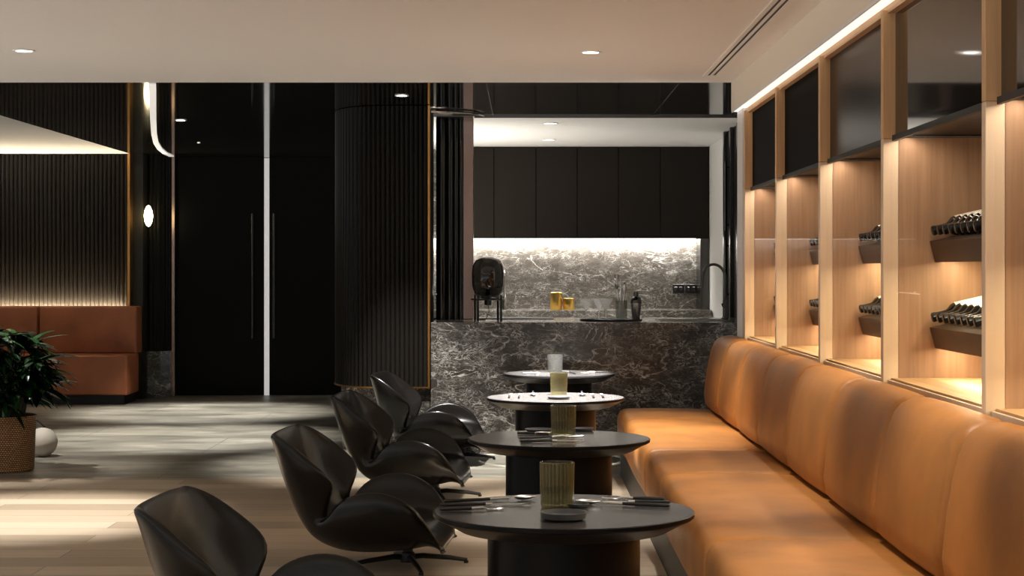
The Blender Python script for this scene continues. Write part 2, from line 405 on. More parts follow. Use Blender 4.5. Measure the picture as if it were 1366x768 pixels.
# ------------------------------------------------------------------ tall black double doors
def leaf(name, x0, x1, hx):
    b = BM(); box(b, x0, x1, YB, YB + .045, 0.004, ZC - .004, .003, 1)
    d = obj(name, b, 'doorblack'); d['kind'] = 'structure'
    b = BM()
    tube(b, [(hx, YB - .05, 0.62), (hx, YB - .05, 1.97)], .012, 10)
    for z in (.75, 1.84): tube(b, [(hx, YB - .05, z), (hx, YB + .01, z)], .008, 8)
    obj('door_handle', b, 'gun', d, True)
leaf('door_1', -3.785, -2.835, -2.955)
leaf('door_2', -2.775, -1.98, -2.72)
b = BM(); box(b, -2.832, -2.778, YB + .01, YB + .03, 0, ZC - .004); obj_ = obj('light_strip', b, 'door_strip_glow')  # upright strip with a weak even emission
tag(settle(obj_), 'tall white vertical glowing strip between the two black doors', 'light')

# curved emissive strip standing for a reflection in the gloss ceiling
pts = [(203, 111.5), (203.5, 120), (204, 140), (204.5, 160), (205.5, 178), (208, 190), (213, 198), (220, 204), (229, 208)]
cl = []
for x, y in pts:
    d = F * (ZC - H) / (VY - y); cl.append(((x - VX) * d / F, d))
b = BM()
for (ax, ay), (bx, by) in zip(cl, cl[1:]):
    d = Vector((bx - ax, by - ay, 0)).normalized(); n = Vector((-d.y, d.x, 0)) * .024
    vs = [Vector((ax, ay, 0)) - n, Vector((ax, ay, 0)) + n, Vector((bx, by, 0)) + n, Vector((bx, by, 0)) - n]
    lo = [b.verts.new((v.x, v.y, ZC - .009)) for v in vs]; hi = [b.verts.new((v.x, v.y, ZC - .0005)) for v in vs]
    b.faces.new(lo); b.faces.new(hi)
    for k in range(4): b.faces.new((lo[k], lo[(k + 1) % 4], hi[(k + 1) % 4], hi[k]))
o = obj('ceiling_reflection_strip', b, 'reflection_glow'); tag(settle(o), 'curved white strip standing for a reflection in the black glossy ceiling', 'light')

# sconce by the doors
c = at(198, 288, 18.7)
o = thing('wall_sconce', 'small glowing oval wall lamp by the dark fluted pier', 'lamp', (c.x, c.y, c.z - .12))
b = BM(); lathe(b, [(0, -.115), (.02, -.1), (.038, -.06), (.048, 0), (.038, .06), (.02, .1), (0, .115)], 20, cap=False, origin=c); obj('bulb', b, 'bulb', o, True)
b = BM(); box(b, c.x - .02, c.x + .02, c.y + .0, 18.76, c.z - .02, c.z + .02); obj('bracket', b, 'gold', o)

# ------------------------------------------------------------------ far brown bench
def soft_box(bm, x0, x1, y0, y1, z0, z1, r): box(bm, x0, x1, y0, y1, z0, z1, r, 4)
o = thing('bench', 'brown leather wall bench against the far fluted wall', 'bench', (-5.1, 18.1, 0))
for x0, x1 in ((-6.2, -5.02), (-5.0, -4.0)):
    b = BM(); soft_box(b, x0, x1, 17.88, 18.42, .10, .50, .018); obj('seat_cushion', b, 'brown', o, True)
    b = BM(); soft_box(b, x0, x1, 18.30, 18.58, .502, .985, .018); obj('backrest', b, 'brown', o, True)
b = BM(); box(b, -6.2, -4.06, 18.0, 18.55, 0, .10); obj('plinth', b, 'plinth', o)
b = BM(); box(b, -6.2, -4.16, 18.60, 18.63, .93, .95); obj('light_strip', b, 'led_warm', o)

# ------------------------------------------------------------------ bar: marble counter, drum, columns
XR = 1.70; YC = 13.16; ZK = 0.971
o = thing('bar_counter', 'dark veined marble bar counter in front of the kitchen', 'counter', (.4, 13.7, 0))
b = BM(); box(b, -.70, XR, YC, 14.55, 0, ZK, .004, 1); obj('marble_block', b, 'marble', o)
o = thing('fluted_column', 'black fluted rounded column with brass edge on a low marble base', 'column', (-1.06, 13.5, 0))
low = [(-.702, YC + .02), (-.702, 14.5), (-1.42, 14.5)]
for k in range(0, 13):
    a = PI + (PI / 2) * k / 12
    low.append((-1.02 + .40 * math.cos(a), 13.80 + .62 * math.sin(a)))
b = BM(); prism(b, low, 0, .482); obj('marble_plinth', b, 'marble', o)
x1s = -.717; xm = -1.03
fl = flutes(xm, x1s, 13.17, .016, .036)
cn = corner(-1.03, 13.80, .425, .63, PI, 1.5 * PI, 18, .014)
b = BM(); prism(b, cn[:-1] + fl + [(x1s, 14.0), (-1.455, 14.0)], .494, ZC - .004); obj('fluted_panel', b, 'flute', o, True, angle=50)
b = BM(); box(b, -.7165, -.7015, 13.125, 13.20, .484, ZC - .004); obj('brass_edge', b, 'gold', o)
rim = [(-1.03 + .445 * math.cos(PI + PI / 2 * k / 12), 13.80 + .655 * math.sin(PI + PI / 2 * k / 12)) for k in range(13)]
b = BM(); prism(b, rim + [(-.7015, 13.145), (-.7015, 13.9), (-1.475, 13.9)], .4835, .4935); obj('brass_rim', b, 'gold', o)

o = thing('glossy_column', 'polished black folding panel stack between fluted column and kitchen', 'column', (-.6, 13.9, ZK))
for k, (cx, r) in enumerate(((-.655, .036), (-.592, .030), (-.545, .024), (-.505, .020))):
    b = BM(); lathe(b, [(r, ZK + .001), (r, ZC - .03)], 28, origin=(cx, 13.92 + .015 * k, 0)); obj('panel', b, 'columnblack', o, True)
b = BM(); box(b, -.697, -.48, 13.96, 14.05, ZK + .001, ZC - .016); obj('back_board', b, 'columnblack', o)
b = BM(); box(b, -.484, -.404, 13.96, 14.07, ZK + .001, ZC - .016, .004, 1); obj('bronze_jamb', b, 'bronze', o)
b = BM(); rp = [(-.73 + .42 * math.sin(a), 14.02 - .48 * math.cos(a), ZC - .012) for a in [x * .08 for x in range(0, 18)]]
tube(b, rp, .009, 8); obj('curved_rail', b, 'steel', o, True)

# kitchen: back counter, wall cabinets, splash light
o = thing('back_counter', 'grey marble counter along the kitchen back wall', 'counter', (.35, 17.5, 0))
b = BM(); box(b, -1.115, 1.81, 17.15, 17.895, .90, ZK, .004, 1); obj('worktop', b, 'marble_lit', o)
b = BM(); box(b, -1.115, 1.81, 17.20, 17.895, 0, .90); obj('cabinet_base', b, 'cabinetdark', o)
xs = [-1.12, -.714, -.303, .111, .517, .923, 1.336, 1.81]
wc = ['leftmost, half hidden behind the column', 'first', 'second', 'third', 'fourth', 'fifth', 'sixth']
lab = ['dark wall cabinet hidden behind the folding panels', 'narrow visible strip of dark wall cabinet next to the bronze jamb',
       'dark wall cabinet door above the smoked glass lamp', 'dark wall cabinet door above the gold jars',
       'dark wall cabinet door above the bar tray', 'dark wall cabinet door left of the cabinet above the sockets', 'dark wall cabinet at the right end above the sockets']
for k in range(1, 7):
    t = thing('wall_cabinet', lab[k], 'cabinet', ((xs[k] + xs[k + 1]) / 2, 17.7, 1.67), group='kitchen wall cabinets')
    b = BM(); box(b, xs[k] + .001, xs[k + 1] - .001, 17.53, 17.895, 1.675, ZC - .008); obj('body', b, 'cabinetdark', t)
    b = BM(); box(b, xs[k] + .003, xs[k + 1] - .003, 17.50, 17.528, 1.67, ZC - .008, .002, 1); obj('door', b, 'cabinetdark', t)
o = thing('undercabinet_light', 'bright white light strip under the kitchen wall cabinets', 'light', (.4, 17.85, 1.66))
b = BM(); box(b, -1.1, 1.72, 17.83, 17.87, 1.664, 1.6755); obj('diffuser', b, 'led_cool', o)
b = BM(); box(b, 1.73, 1.815, 17.5, 17.895, ZK + .001, 1.669); tag(settle(obj('end_panel', b, 'gun')), 'dark metal upright panel right of the marble splashback', 'panel')
for k, x in enumerate((905.0, 921.5)):
    c = at(x, 385, 17.895)
    t = thing('power_socket', ['black double power socket on the splashback, left of the pair', 'black power socket on the splashback nearest the tap'][k], 'socket', (c.x, 17.89, c.z - .045), group='splashback sockets')
    b = BM(); box(b, c.x - .056, c.x + .056, 17.883, 17.899, c.z - .045, c.z + .045, .003, 1); obj('plate', b, 'black', t)
    for dx in (-.026, .026):
        b = BM(); box(b, c.x + dx - .014, c.x + dx + .014, 17.880, 17.884, c.z - .018, c.z + .018, .002, 1); obj('outlet', b, 'gun', t)
# dark tall door with frame on the right kitchen wall
b = BM(); box(b, 1.775, 1.825, 14.6, 15.65, 0, ZC - .006, .003, 1); d3 = obj('door_3', b, 'doorblack'); d3['kind'] = 'structure'
b = BM()
for y0 in (14.6, 15.1, 15.58): box(b, 1.745, 1.776, y0, y0 + .07, 0, ZC - .006, .004, 1)
obj('door_frame', b, 'gun', d3)
b = BM(); tube(b, [(1.735, 15.38, 1.1), (1.735, 15.38, 1.62)], .012, 8); tube(b, [(1.735, 15.38, 1.7), (1.735, 15.38, 2.3)], .012, 8)
for z in (1.15, 1.57, 1.75, 2.25): tube(b, [(1.735, 15.38, z), (1.78, 15.38, z)], .008, 8)
obj('door_handle', b, 'gun', d3, True)

# items on the bar
def downlight(loc, name_label, e=0.0, r=.045, spot=60, blend=.7, col=(1, .965, .91), rad=.04):
    x, y, z = loc
    t = thing('downlight', name_label, 'downlight', (x, y, z - .012), group='recessed downlights')
    b = BM(); lathe(b, [(r, z - .006), (r * 1.35, z - .006), (r * 1.38, z - .001), (r, z - .001), (r, z - .006)], 28, cap=False, origin=(x, y, 0)); obj('trim_ring', b, 'white', t, True)
    b = BM(); lathe(b, [(0, z - .004), (r, z - .004), (r, z - .002)], 28, cap=False, origin=(x, y, 0)); obj('lens', b, 'lamp', t)
    if e: light('spot', 'SPOT', (x, y, z - .02), e, col, spot_size=math.radians(spot), spot_blend=blend, shadow_soft_size=rad)
c = at(651, 431, 13.55)
lx, ly, lz = c.x, 13.55, ZK
o = thing('glass_lamp', 'smoked glass dome lamp on a black stand on the bar', 'lamp', (lx, ly, lz))
b = BM(); lathe(b, [(.02, .165), (.07, .175), (.105, .215), (.122, .27), (.124, .36), (.118, .42), (.095, .462), (.05, .485), (0, .49)], 36, cap=False, origin=(lx, ly, lz)); obj('glass_dome', b, 'smoke', o, True)
b = BM(); lathe(b, [(.02, .12), (.028, .125), (.028, .165), (.05, .172), (.05, .185), (.018, .20), (.018, .25), (0, .25)], 20, cap=False, origin=(lx, ly, lz)); obj('lamp_holder', b, 'black', o, True)
b = BM(); lathe(b, [(.0, .25), (.035, .27), (.05, .33), (.035, .385), (0, .40)], 20, cap=False, origin=(lx, ly, lz)); obj('bulb', b, M['gun'], o, True)
for k in range(4):
    a = PI / 4 + k * PI / 2 + .15
    b = BM(); px, py = lx + .125 * math.cos(a), ly + .125 * math.sin(a)
    tube(b, [(px, py, lz + .001), (px, py, lz + .20)], .009, 8); obj('leg', b, 'black', o, True)
b = BM()
ring = [(lx + .125 * math.cos(2 * PI * k / 32), ly + .125 * math.sin(2 * PI * k / 32), lz + .165) for k in range(33)]
tube(b, ring, .006, 8); tube(b, [(lx - .125, ly, lz + .165), (lx + .125, ly, lz + .165)], .005, 8); obj('stand_ring', b, 'black', o, True)
b = BM(); tube(b, [(lx, ly, lz + .12), (lx + .01, ly - .01, lz + .07), (lx - .015, ly - .02, lz + .02), (lx - .02, ly + .03, lz + .006), (lx - .1, ly + .2, lz + .005)], .003, 6); obj('cord', b, 'black', o, True)

# hob and sink in the bar worktop
b = BM(); box(b, -.38, .23, 14.0, 14.42, ZK + .0005, ZK + .009, .003, 1); tag(settle(obj('hob', b, 'black')), 'flat black hob on the bar worktop behind the lamp', 'hob')
o = thing('sink', 'dark undermounted sink in the right end of the bar worktop', 'sink', (1.32, 13.75, ZK))
b = BM()
for (x0, x1, y0, y1) in ((1.02, 1.56, 13.45, 13.47), (1.02, 1.56, 13.93, 13.95), (1.02, 1.04, 13.47, 13.93), (1.54, 1.56, 13.47, 13.93)): box(b, x0, x1, y0, y1, ZK + .0005, ZK + .006)
obj('rim', b, 'gun', o)
b = BM(); box(b, 1.04, 1.54, 13.47, 13.93, ZK + .0004, ZK + .003); obj('basin', b, 'plinth', o)
c = at(967, 430, 14.06)
o = thing('tap', 'tall gooseneck tap at the right end of the bar', 'tap', (c.x, 14.06, ZK))
tx, ty = c.x, 14.06
b = BM()
p = [(tx, ty, ZK + .001), (tx, ty, ZK + .33)]
R = .09
for k in range(1, 13):
    a = PI * k / 12
    p.append((tx - R + R * math.cos(a), ty, ZK + .33 + R * 1.15 * math.sin(a)))
p.append((tx - 2 * R, ty, ZK + .25))
tube(b, p, .011, 12); obj('spout', b, 'gun', o, True)
b = BM(); lathe(b, [(.027, ZK + .0005), (.027, ZK + .01), (.017, ZK + .02), (.017, ZK + .15), (.012, ZK + .16)], 18, origin=(tx, ty, 0)); obj('tap_body', b, 'gun', o, True)
b = BM(); tube(b, [(tx, ty, ZK + .10), (tx - .02, ty - .05, ZK + .105), (tx - .03, ty - .09, ZK + .12)], .009, 8); obj('lever', b, 'gun', o, True)
c = at(673, 414, 17.4)
o = thing('filter_tap', 'slim chrome tap on the back counter behind the smoked lamp', 'tap', (c.x, 17.4, ZK))
b = BM(); lathe(b, [(.022, ZK + .0005), (.022, ZK + .12), (.012, ZK + .14), (.010, ZK + .37), (.0, ZK + .375)], 16, cap=False, origin=(c.x, 17.4, 0)); obj('tap_body', b, 'steel', o, True)
b = BM(); tube(b, [(c.x, 17.4, ZK + .36), (c.x, 17.33, ZK + .385), (c.x, 17.26, ZK + .36), (c.x, 17.25, ZK + .33)], .009, 8); obj('spout', b, 'steel', o, True)

# gold jars on the back counter
for k, (px, w, hh) in enumerate(((742, 15.5, 24), (758.5, 15, 16))):
    d = 17.32; c = at(px, 413, d); r = w / 2 * d / F; h = hh * d / F
    t = thing('gold_jar', ['taller shiny gold canister on the back counter', 'shorter shiny gold canister on the back counter'][k], 'canister', (c.x, d, ZK), group='gold canisters')
    b = BM(); lathe(b, [(r * .94, ZK + .001), (r, ZK + .006), (r, ZK + h * .86), (r * .96, ZK + h * .87)], 32, rib=lambda a, z: 1 + .018 * math.cos(16 * a), origin=(c.x, d, 0)); obj('body', b, 'goldwarm', t, True)
    b = BM(); lathe(b, [(r * 1.0, ZK + h * .873), (r * 1.0, ZK + h * .95), (r * .8, ZK + h), (0, ZK + h)], 32, cap=False, origin=(c.x, d, 0)); obj('lid', b, 'goldwarm', t, True)

# tray with martini glasses and bar tools
TD = 13.62; tc_ = at(815, 427, TD)
b = BM(); m = Matrix.Scale(1.0, 4)
lathe(b, [(0, .0008), (.235, .0008), (.243, .014), (.238, .014), (.231, .005), (0, .005)], 48, cap=False, origin=(0, 0, 0))
o = obj('serving_tray', b, 'black', None, True); o.location = (tc_.x, TD, ZK); tag(o, 'round black serving tray with glasses and tools on the bar', 'tray')
ZT = ZK + .0056
gl = None
for k, (px, dy) in enumerate(((782, -.04), (799, .09), (808, -.09))):
    x = (px - VX) * (TD + dy) / F
    lb = ['clear stemmed cocktail glass at the left of the bar tray', 'clear stemmed cocktail glass between the two others on the tray', 'clear stemmed cocktail glass closest to the mixing jug'][k]
    if gl is None:
        gl = thing('cocktail_glass', lb, 'glass', (x, TD + dy, ZT), group='cocktail glasses on the tray')
        b = BM(); lathe(b, [(0.004, .075), (.057, .165), (.059, .165), (.057, .162), (.004, .071)], 28, cap=False); obj('bowl', b, 'stemglass', gl, True, local=True)
        b = BM(); lathe(b, [(.0042, .006), (.0042, .072)], 12); obj('stem', b, 'stemglass', gl, True, local=True)
        b = BM(); lathe(b, [(0, .001), (.035, .001), (.034, .003), (.004, .007)], 24, cap=False); obj('foot', b, 'stemglass', gl, True, local=True)
    else:
        dup(gl, (x, TD + dy, ZT), None, lb)
# mixing jug holding bar tools
x = (829 - VX) * TD / F
o = thing('mixing_glass', 'cut glass mixing jug on the bar tray', 'mixing glass', (x, TD, ZT))
b = BM(); lathe(b, [(.0, .001), (.04, .001), (.042, .01), (.046, .14), (.048, .15), (.044, .15), (.040, .014), (0, .012)], 48, rib=lambda a, z: 1 + .03 * abs(math.cos(9 * a)), cap=False); obj('jug', b, 'grayglass', o, True, local=True)
def stick(name, label, cat, top, dx, head):
    t = thing(name, label, cat, (x + dx * .3, TD, ZT + .018), group='bar tools in the mixing glass')
    b = BM(); tube(b, [(0, 0, 0), (dx, 0.005, top * .72)], .0075, 8); obj('handle', b, 'steel', t, True, local=True)
    b = BM(); head(b, dx, top); obj('head', b, 'steel', t, True, local=True)
def jig(b, dx, top):
    for k in range(1): lathe(b, [(.008, top * .66), (.019, top * .74), (.009, top * .82), (.024, top), (.022, top), (.008, top * .84)], 20, origin=(dx, .005, 0), cap=False)
def mud(b, dx, top): lathe(b, [(.011, top * .70), (.015, top * .8), (.015, top * .96), (.008, top)], 18, origin=(dx, .005, 0))
stick('jigger', 'long flared metal jigger at the left in the mixing jug', 'bar tool', .33, -.028, jig)
stick('muddler', 'dark muddler with rounded head in the mixing jug', 'bar tool', .27, .018, mud)
stick('bar_spoon', 'slender bar spoon between jigger and muddler in the mixing jug', 'bar tool', .30, -.004, lambda b, dx, top: lathe(b, [(.006, top * .72), (.008, top * .9), (.004, top)], 12, origin=(dx, .005, 0)))
x = (848.5 - VX) * TD / F
o = thing('cocktail_shaker', 'polished steel cocktail shaker with cap at right of the tray', 'shaker', (x, TD + .01, ZT))
b = BM(); lathe(b, [(.028, .001), (.031, .008), (.042, .125), (.043, .13)], 28, origin=(0, 0, 0)); obj('body', b, 'steel', o, True, local=True)
b = BM(); lathe(b, [(.0435, .131), (.0435, .142), (.036, .168), (.020, .18)], 28); obj('shoulder', b, 'gun', o, True, local=True)
b = BM(); lathe(b, [(.0195, .181), (.020, .205), (.016, .215), (.0, .218)], 20, cap=False); obj('cap', b, 'gun', o, True, local=True)

# ------------------------------------------------------------------ wine wall
PY = [11.20, 9.81, 8.36, 6.89, 5.365, 3.90]        # post positions, far to near
ZB = .943; ZM = 1.87; ZG = 2.366; XBK = 1.88
bayname = ['wine bay beside the bar', 'second wine bay from the bar', 'third wine bay from the bar', 'fourth wine bay from the bar', 'wine bay nearest the camera']
TILT = math.radians(13)
def make_bottle(label, loc):
    t = thing('wine_bottle', label, 'wine bottle', loc)
    prof = [(0, 0), (.034, 0), (.038, .006), (.038, .178), (.034, .190), (.022, .204), (.0175, .212), (.0155, .255)]
    b = BM(); lathe(b, prof, 20, cap=False); obj('body', b, 'bottle', t, True, local=True)
    b = BM(); lathe(b, [(.0175, .212), (.0165, .222), (.0172, .256), (.0188, .257), (.0188, .268), (.015, .271), (0, .271)], 18, cap=False); obj('capsule', b, 'capsule', t, True, local=True)
    b = BM(); lathe(b, [(.0386, .045), (.0386, .176)], 20, cap=False); obj('label', b, 'paper', t, True, local=True)
    t.rotation_euler = (0, -PI / 2 - TILT, 0)      # neck towards the room, tilted down
    return t
proto = None
ordn = ['first', 'second', 'third', 'fourth', 'fifth', 'sixth', 'seventh', 'eighth', 'ninth', 'tenth', 'eleventh', 'twelfth', 'thirteenth', 'fourteenth', 'fifteenth', 'sixteenth']
for k in range(5):
    yf, yn = PY[k], PY[k + 1]
    t = thing('wine_cabinet', {0: 'oak wine cabinet bay beside the bar, farthest from the camera', 1: 'second oak wine cabinet bay counted from the bar', 2: 'middle oak wine cabinet bay of the five',
              3: 'oak wine cabinet bay showing the most bottles on its two shelves', 4: 'oak wine cabinet bay cut off by the right picture edge'}[k], 'cabinet', (1.65, (yf + yn) / 2, ZB - .03), group='oak wine cabinet bays')
    pw = .022
    y0, y1 = yn + pw, yf - pw
    b = BM(); box(b, XBK, 1.899, yn + pw + .0005, yf + pw - .0005, ZB - .03, 2.3995); obj('back_panel', b, 'oak', t)
    b = BM(); box(b, XC + .031, XBK, y1, yf + pw - .001, ZB, ZM); obj('far_side_panel', b, 'oak', t)
    b = BM(); box(b, XC + .031, XBK, y0 + .0005, y0 + .012, ZB, ZM); obj('near_side_panel', b, 'oak', t)
    b = BM(); box(b, XC + .002, XBK, y0, y1, ZB - .03, ZB); obj('floor_panel', b, 'oakrail', t)
    b = BM(); box(b, XC + .04, XBK, y0, y1, ZM + .012, ZM + .03); obj('niche_ceiling', b, 'dark', t)
    # posts and rails
    b = BM(); box(b, XC - .03, XC + .03, yf - pw, yf + pw, ZM - .002, ZG, .002, 1); obj('post', b, 'oakframe', t)
    b = BM(); box(b, XC - .03, XC + .03, yf - pw, yf + pw, ZB - .03, ZM - .003, .002, 1); obj('door_stile', b, 'cream', t)
    if k == 4:
        b = BM(); box(b, XC - .03, XC + .03, yn - pw, yn + pw, ZB - .03, ZG, .002, 1); obj('post', b, 'oakframe', t)
    b = BM(); box(b, XC - .012, XC + .03, yn + pw, yf - pw, ZG - .014, ZG); obj('top_rail', b, 'oakrail', t)
    b = BM(); box(b, XC - .002, XC + .03, yn + pw + .0005, yf + pw - .0005, ZG + .001, 2.3995); obj('header', b, 'oakrail', t)
    b = BM(); box(b, XC - .012, XC + .001, y0, y1, ZB - .03, ZB - .008); obj('bottom_rail', b, 'cream', t)
    b = BM(); box(b, XC + .018, XC + .026, y0, y1, ZM + .012, ZG - .015); obj('dark_glass_panel', b, ('darkpanel', 'darkpanel', 'darkglass2', 'darkglass', 'darkglass')[k], t)
    b = BM(); box(b, XC + .005, XC + .020, y0, y1, ZM - .012, ZM + .010); obj('black_rail', b, 'plinth', t)
    b = BM(); box(b, XC - .002, XC + .002, y0 + .003, y1 - .003, ZB - .006, ZM - .014); obj('glass_door', b, 'glass', t)
    b = BM(); box(b, XC + .045, XC + .060, y0 + .02, y1 - .02, ZM + .002, ZM + .011); obj('light_strip', b, 'led_warm', t)
    light('niche_light', 'AREA', (XC + .075, (y0 + y1) / 2, ZM + .0), 2.3 * (y1 - y0), (1, .88, .74), (0, math.radians(8), 0), shape='RECTANGLE', size=.02, size_y=(y1 - y0) * .96)
    # shelves
    for s, zs in enumerate((1.47, 1.138)):
        xf = 1.565
        b = BM()
        ca, sa = math.cos(TILT), math.sin(TILT)
        L = .295
        prism_y(b, [(xf, zs), (xf + L * ca, zs + L * sa), (xf + L * ca + .0, zs + L * sa - .014), (xf + .045, zs - .010), (xf + .045, zs - .078), (xf + .022, zs - .080)], y0 + .013, y1 - .001)
        sh = obj('shelf', b, 'shelf', t)
        b = BM(); box(b, xf + .046, xf + .062, y0 + .01, y1 - .01, zs - .074, zs - .064); obj('light_strip', b, 'led_warm', sh)
        light('shelf_light', 'AREA', (xf + .10, (y0 + y1) / 2, zs - .07), 4.0 * (y1 - y0), (1, .84, .55), (0, 0, 0), shape='RECTANGLE', size=.02, size_y=(y1 - y0) * .94)
        if k == 4: continue
        # bottles that the post does not hide
        n = 0; y = y1 - .055
        while y > y0 + .05:
            xpix = VX + (xf + .01) * F / y
            post = VX + (XC - .03) * F / (yn + pw)
            if xpix > post + 3 or n >= 14: break
            # base end sits at the back; the bottle rests on the sloping plate
            bx = xf + (.276) * ca - .0385 * sa; bz = zs + (.276) * sa + .0388 * ca + .0005
            lb = '%s dark wine bottle from the far end, %s shelf, %s' % (ordn[n], ('upper', 'lower')[s], bayname[k])
            g = '%s shelf bottles, %s' % (('upper', 'lower')[s], bayname[k])
            if proto is None:
                proto = make_bottle(lb, (bx, y, bz)); proto['group'] = g
            else:
                dup(proto, (bx, y, bz), None, lb, g)
            y -= .0915; n += 1

# ------------------------------------------------------------------ tan banquette
def smoothstep(t): return t * t * (3 - 2 * t)
o = thing('banquette', 'long tan leather banquette below the wine cabinets', 'bench', (1.0, 8.0, 0))
SX = .6155; HS = .437; BX = 1.20
yy = [(11.0, 11.86), (9.11, 11.0), (8.07, 9.11), (6.09, 8.07), (4.1, 6.09)]
def cushion2(y0, y1, seat):
    ts = [0, .004, .012, .025, .045, .07]
    ys = [y0 + e for e in ts] + [y0 + .07 + (y1 - y0 - .14) * k / 8 for k in range(1, 8)] + [y1 - e for e in reversed(ts)]
    if seat:
        P = [(SX + .03, .205), (SX + .012, .195), (SX + .003, .22), (SX, .30), (SX, .37), (SX + .006, .40), (SX + .02, .424), (SX + .045, HS), (SX + .08, HS + .003), (SX + .25, HS + .005), (BX - .12, HS + .002), (BX - .02, HS - .002), (BX + .15, HS - .012)]
        xb = BX + .15; zb = .205
    else:
        P = [(BX + .05, HS + .014), (BX + .018, HS + .016), (BX + .001, HS + .034), (BX - .008, HS + .10), (BX + .004, HS + .22), (BX + .022, .76), (BX + .04, .83), (BX + .058, .875), (BX + .082, .905), (BX + .115, .92), (BX + .16, .926), (BX + .18, .926)]
        xb = BX + .18; zb = HS + .014
    P = [Vector(p) for p in P]
    b = BM(); rows = []
    for y in ys:
        e = min(y - y0, y1 - y)
        s = 1.0 if e >= .05 else math.sqrt(max(0, 1 - (1 - e / .05) ** 2))
        ins = (1 - s) * .034; bul = .006 * math.sin(PI * (y - y0) / (y1 - y0))
        row = []
        for i, q in enumerate(P):
            d = (P[min(i + 1, len(P) - 1)] - P[max(i - 1, 0)]).normalized(); nrm = Vector((d.y, -d.x))
            w = 1.0 if 0 < i < len(P) - 1 else 0.6
            qq = q + nrm * (ins - bul) * w
            row.append(b.verts.new((qq.x, y, qq.y)))
        row.append(b.verts.new((xb, y, zb)))
        rows.append(row)
    n = len(rows[0])
    for r0, r1 in zip(rows, rows[1:]):
        for i in range(n): b.faces.new((r0[i], r0[(i + 1) % n], r1[(i + 1) % n], r1[i]))
    b.faces.new(rows[0]); b.faces.new(list(reversed(rows[-1])))
    return b
for y0, y1 in yy: obj('seat_cushion', cushion2(y0 + .001, y1 - .001, True), 'tan', o, True, angle=60)
for y0, y1 in ((11.0, 11.86), (10.1, 11.0), (9.15, 10.1), (8.15, 9.15), (7.13, 8.15), (6.10, 7.13), (5.12, 6.10), (4.1, 5.12)):
    obj('back_cushion', cushion2(y0 + .0008, y1 - .0008, False), 'tan', o, True, angle=60)
b = BM(); box(b, .6355, 1.36, 4.12, 11.80, 0, .20); obj('plinth', b, 'plinth', o)
b = BM(); box(b, BX + .18, 1.384, 4.12, 11.28, .2, .908); obj('backboard', b, 'brown', o)

# ------------------------------------------------------------------ round tables
TZ = .66; TR = .38
def make_table(label, loc):
    t = thing('round_table', label, 'table', loc, group='round tables along the banquette')
    b = BM(); lathe(b, [(0, TZ - .016), (TR - .005, TZ - .016), (TR - .005, TZ), (0, TZ)], 96, cap=False); obj('tabletop', b, 'tabletop', t, True, local=True)
    b = BM(); lathe(b, [(TR - .0048, TZ - .016), (TR, TZ - .012), (TR, TZ - .002), (TR - .0048, TZ)], 96, cap=False); obj('unlit_edge', b, 'pedestal', t, True, local=True)  # near-black ring stands for the unlit rim of the tabletop
    b = BM(); lathe(b, [(TR - .012, TZ - .017), (TR - .075, TZ - .052), (TR - .10, TZ - .056), (.19, TZ - .056)], 96, cap=False); obj('bevelled_underside', b, 'tableunder', t, True, local=True)
    b = BM(); lathe(b, [(.222, 0), (.222, TZ - .057)], 64); obj('pedestal', b, 'pedestal', t, True, local=True)
    return t
TP = [(.1136, 5.176), (.1423, 7.41), (.1694, 9.79), (.2313, 12.05)]
tl = ['round black pedestal table nearest the camera, set with ribbed green tumbler', 'second round black table from the camera, amber tumbler before plates',
      'third round black table from the camera, cutlery pointing toward the viewer', 'farthest round black table, pale clear tumbler, beside the marble bar']
tab = None
for k, (x, y) in enumerate(TP):
    if tab is None: tab = make_table(tl[0], (x, y, 0))
    else: dup(tab, (x, y, 0), None, tl[k])

def top_at(px, py):                                 # measured photo position on a tabletop plane
    d = (H - TZ) * F / (py - VY); return ((px - VX) * d / F, d)
# tumblers
def tumbler(label, px, py, w, h, mt):
    x, y = top_at(px, py); r = w / 2 * y / F; hh = h * y / F
    t = thing('tumbler', label, 'glass', (x, y, TZ + .0006), group='ribbed tumblers')
    rb = lambda a, z: 1 + .045 * abs(math.sin(13 * a))
    b = BM(); lathe(b, [(0, .0005), (r * .86, .0005), (r * .93, .008), (r * .97, hh * .5), (r, hh), (r * .955, hh), (r * .92, hh * .5), (r * .88, .014), (0, .012)], 104, rib=rb, cap=False)
    obj('ribbed_body', b, mt, t, True, local=True)
    b = BM(); ring = [(r * .99 * math.cos(2 * PI * k / 48), r * .99 * math.sin(2 * PI * k / 48), hh) for k in range(49)]
    tube(b, ring, .0022, 6); obj('rim', b, 'grayglass', t, True, local=True)
tumbler('ribbed green-amber tumbler on the table nearest the camera', 743, 677, 45, 60, 'amber')
tumbler('ribbed amber tumbler in front of the plates on the second table', 751.5, 581, 33, 40, 'amber')
tumbler('small ribbed amber tumbler on the third table', 745.5, 526, 22.5, 29, 'amber')
tumbler('pale clear ribbed tumbler on the farthest table', 740.5, 496, 20, 23, 'grayglass')
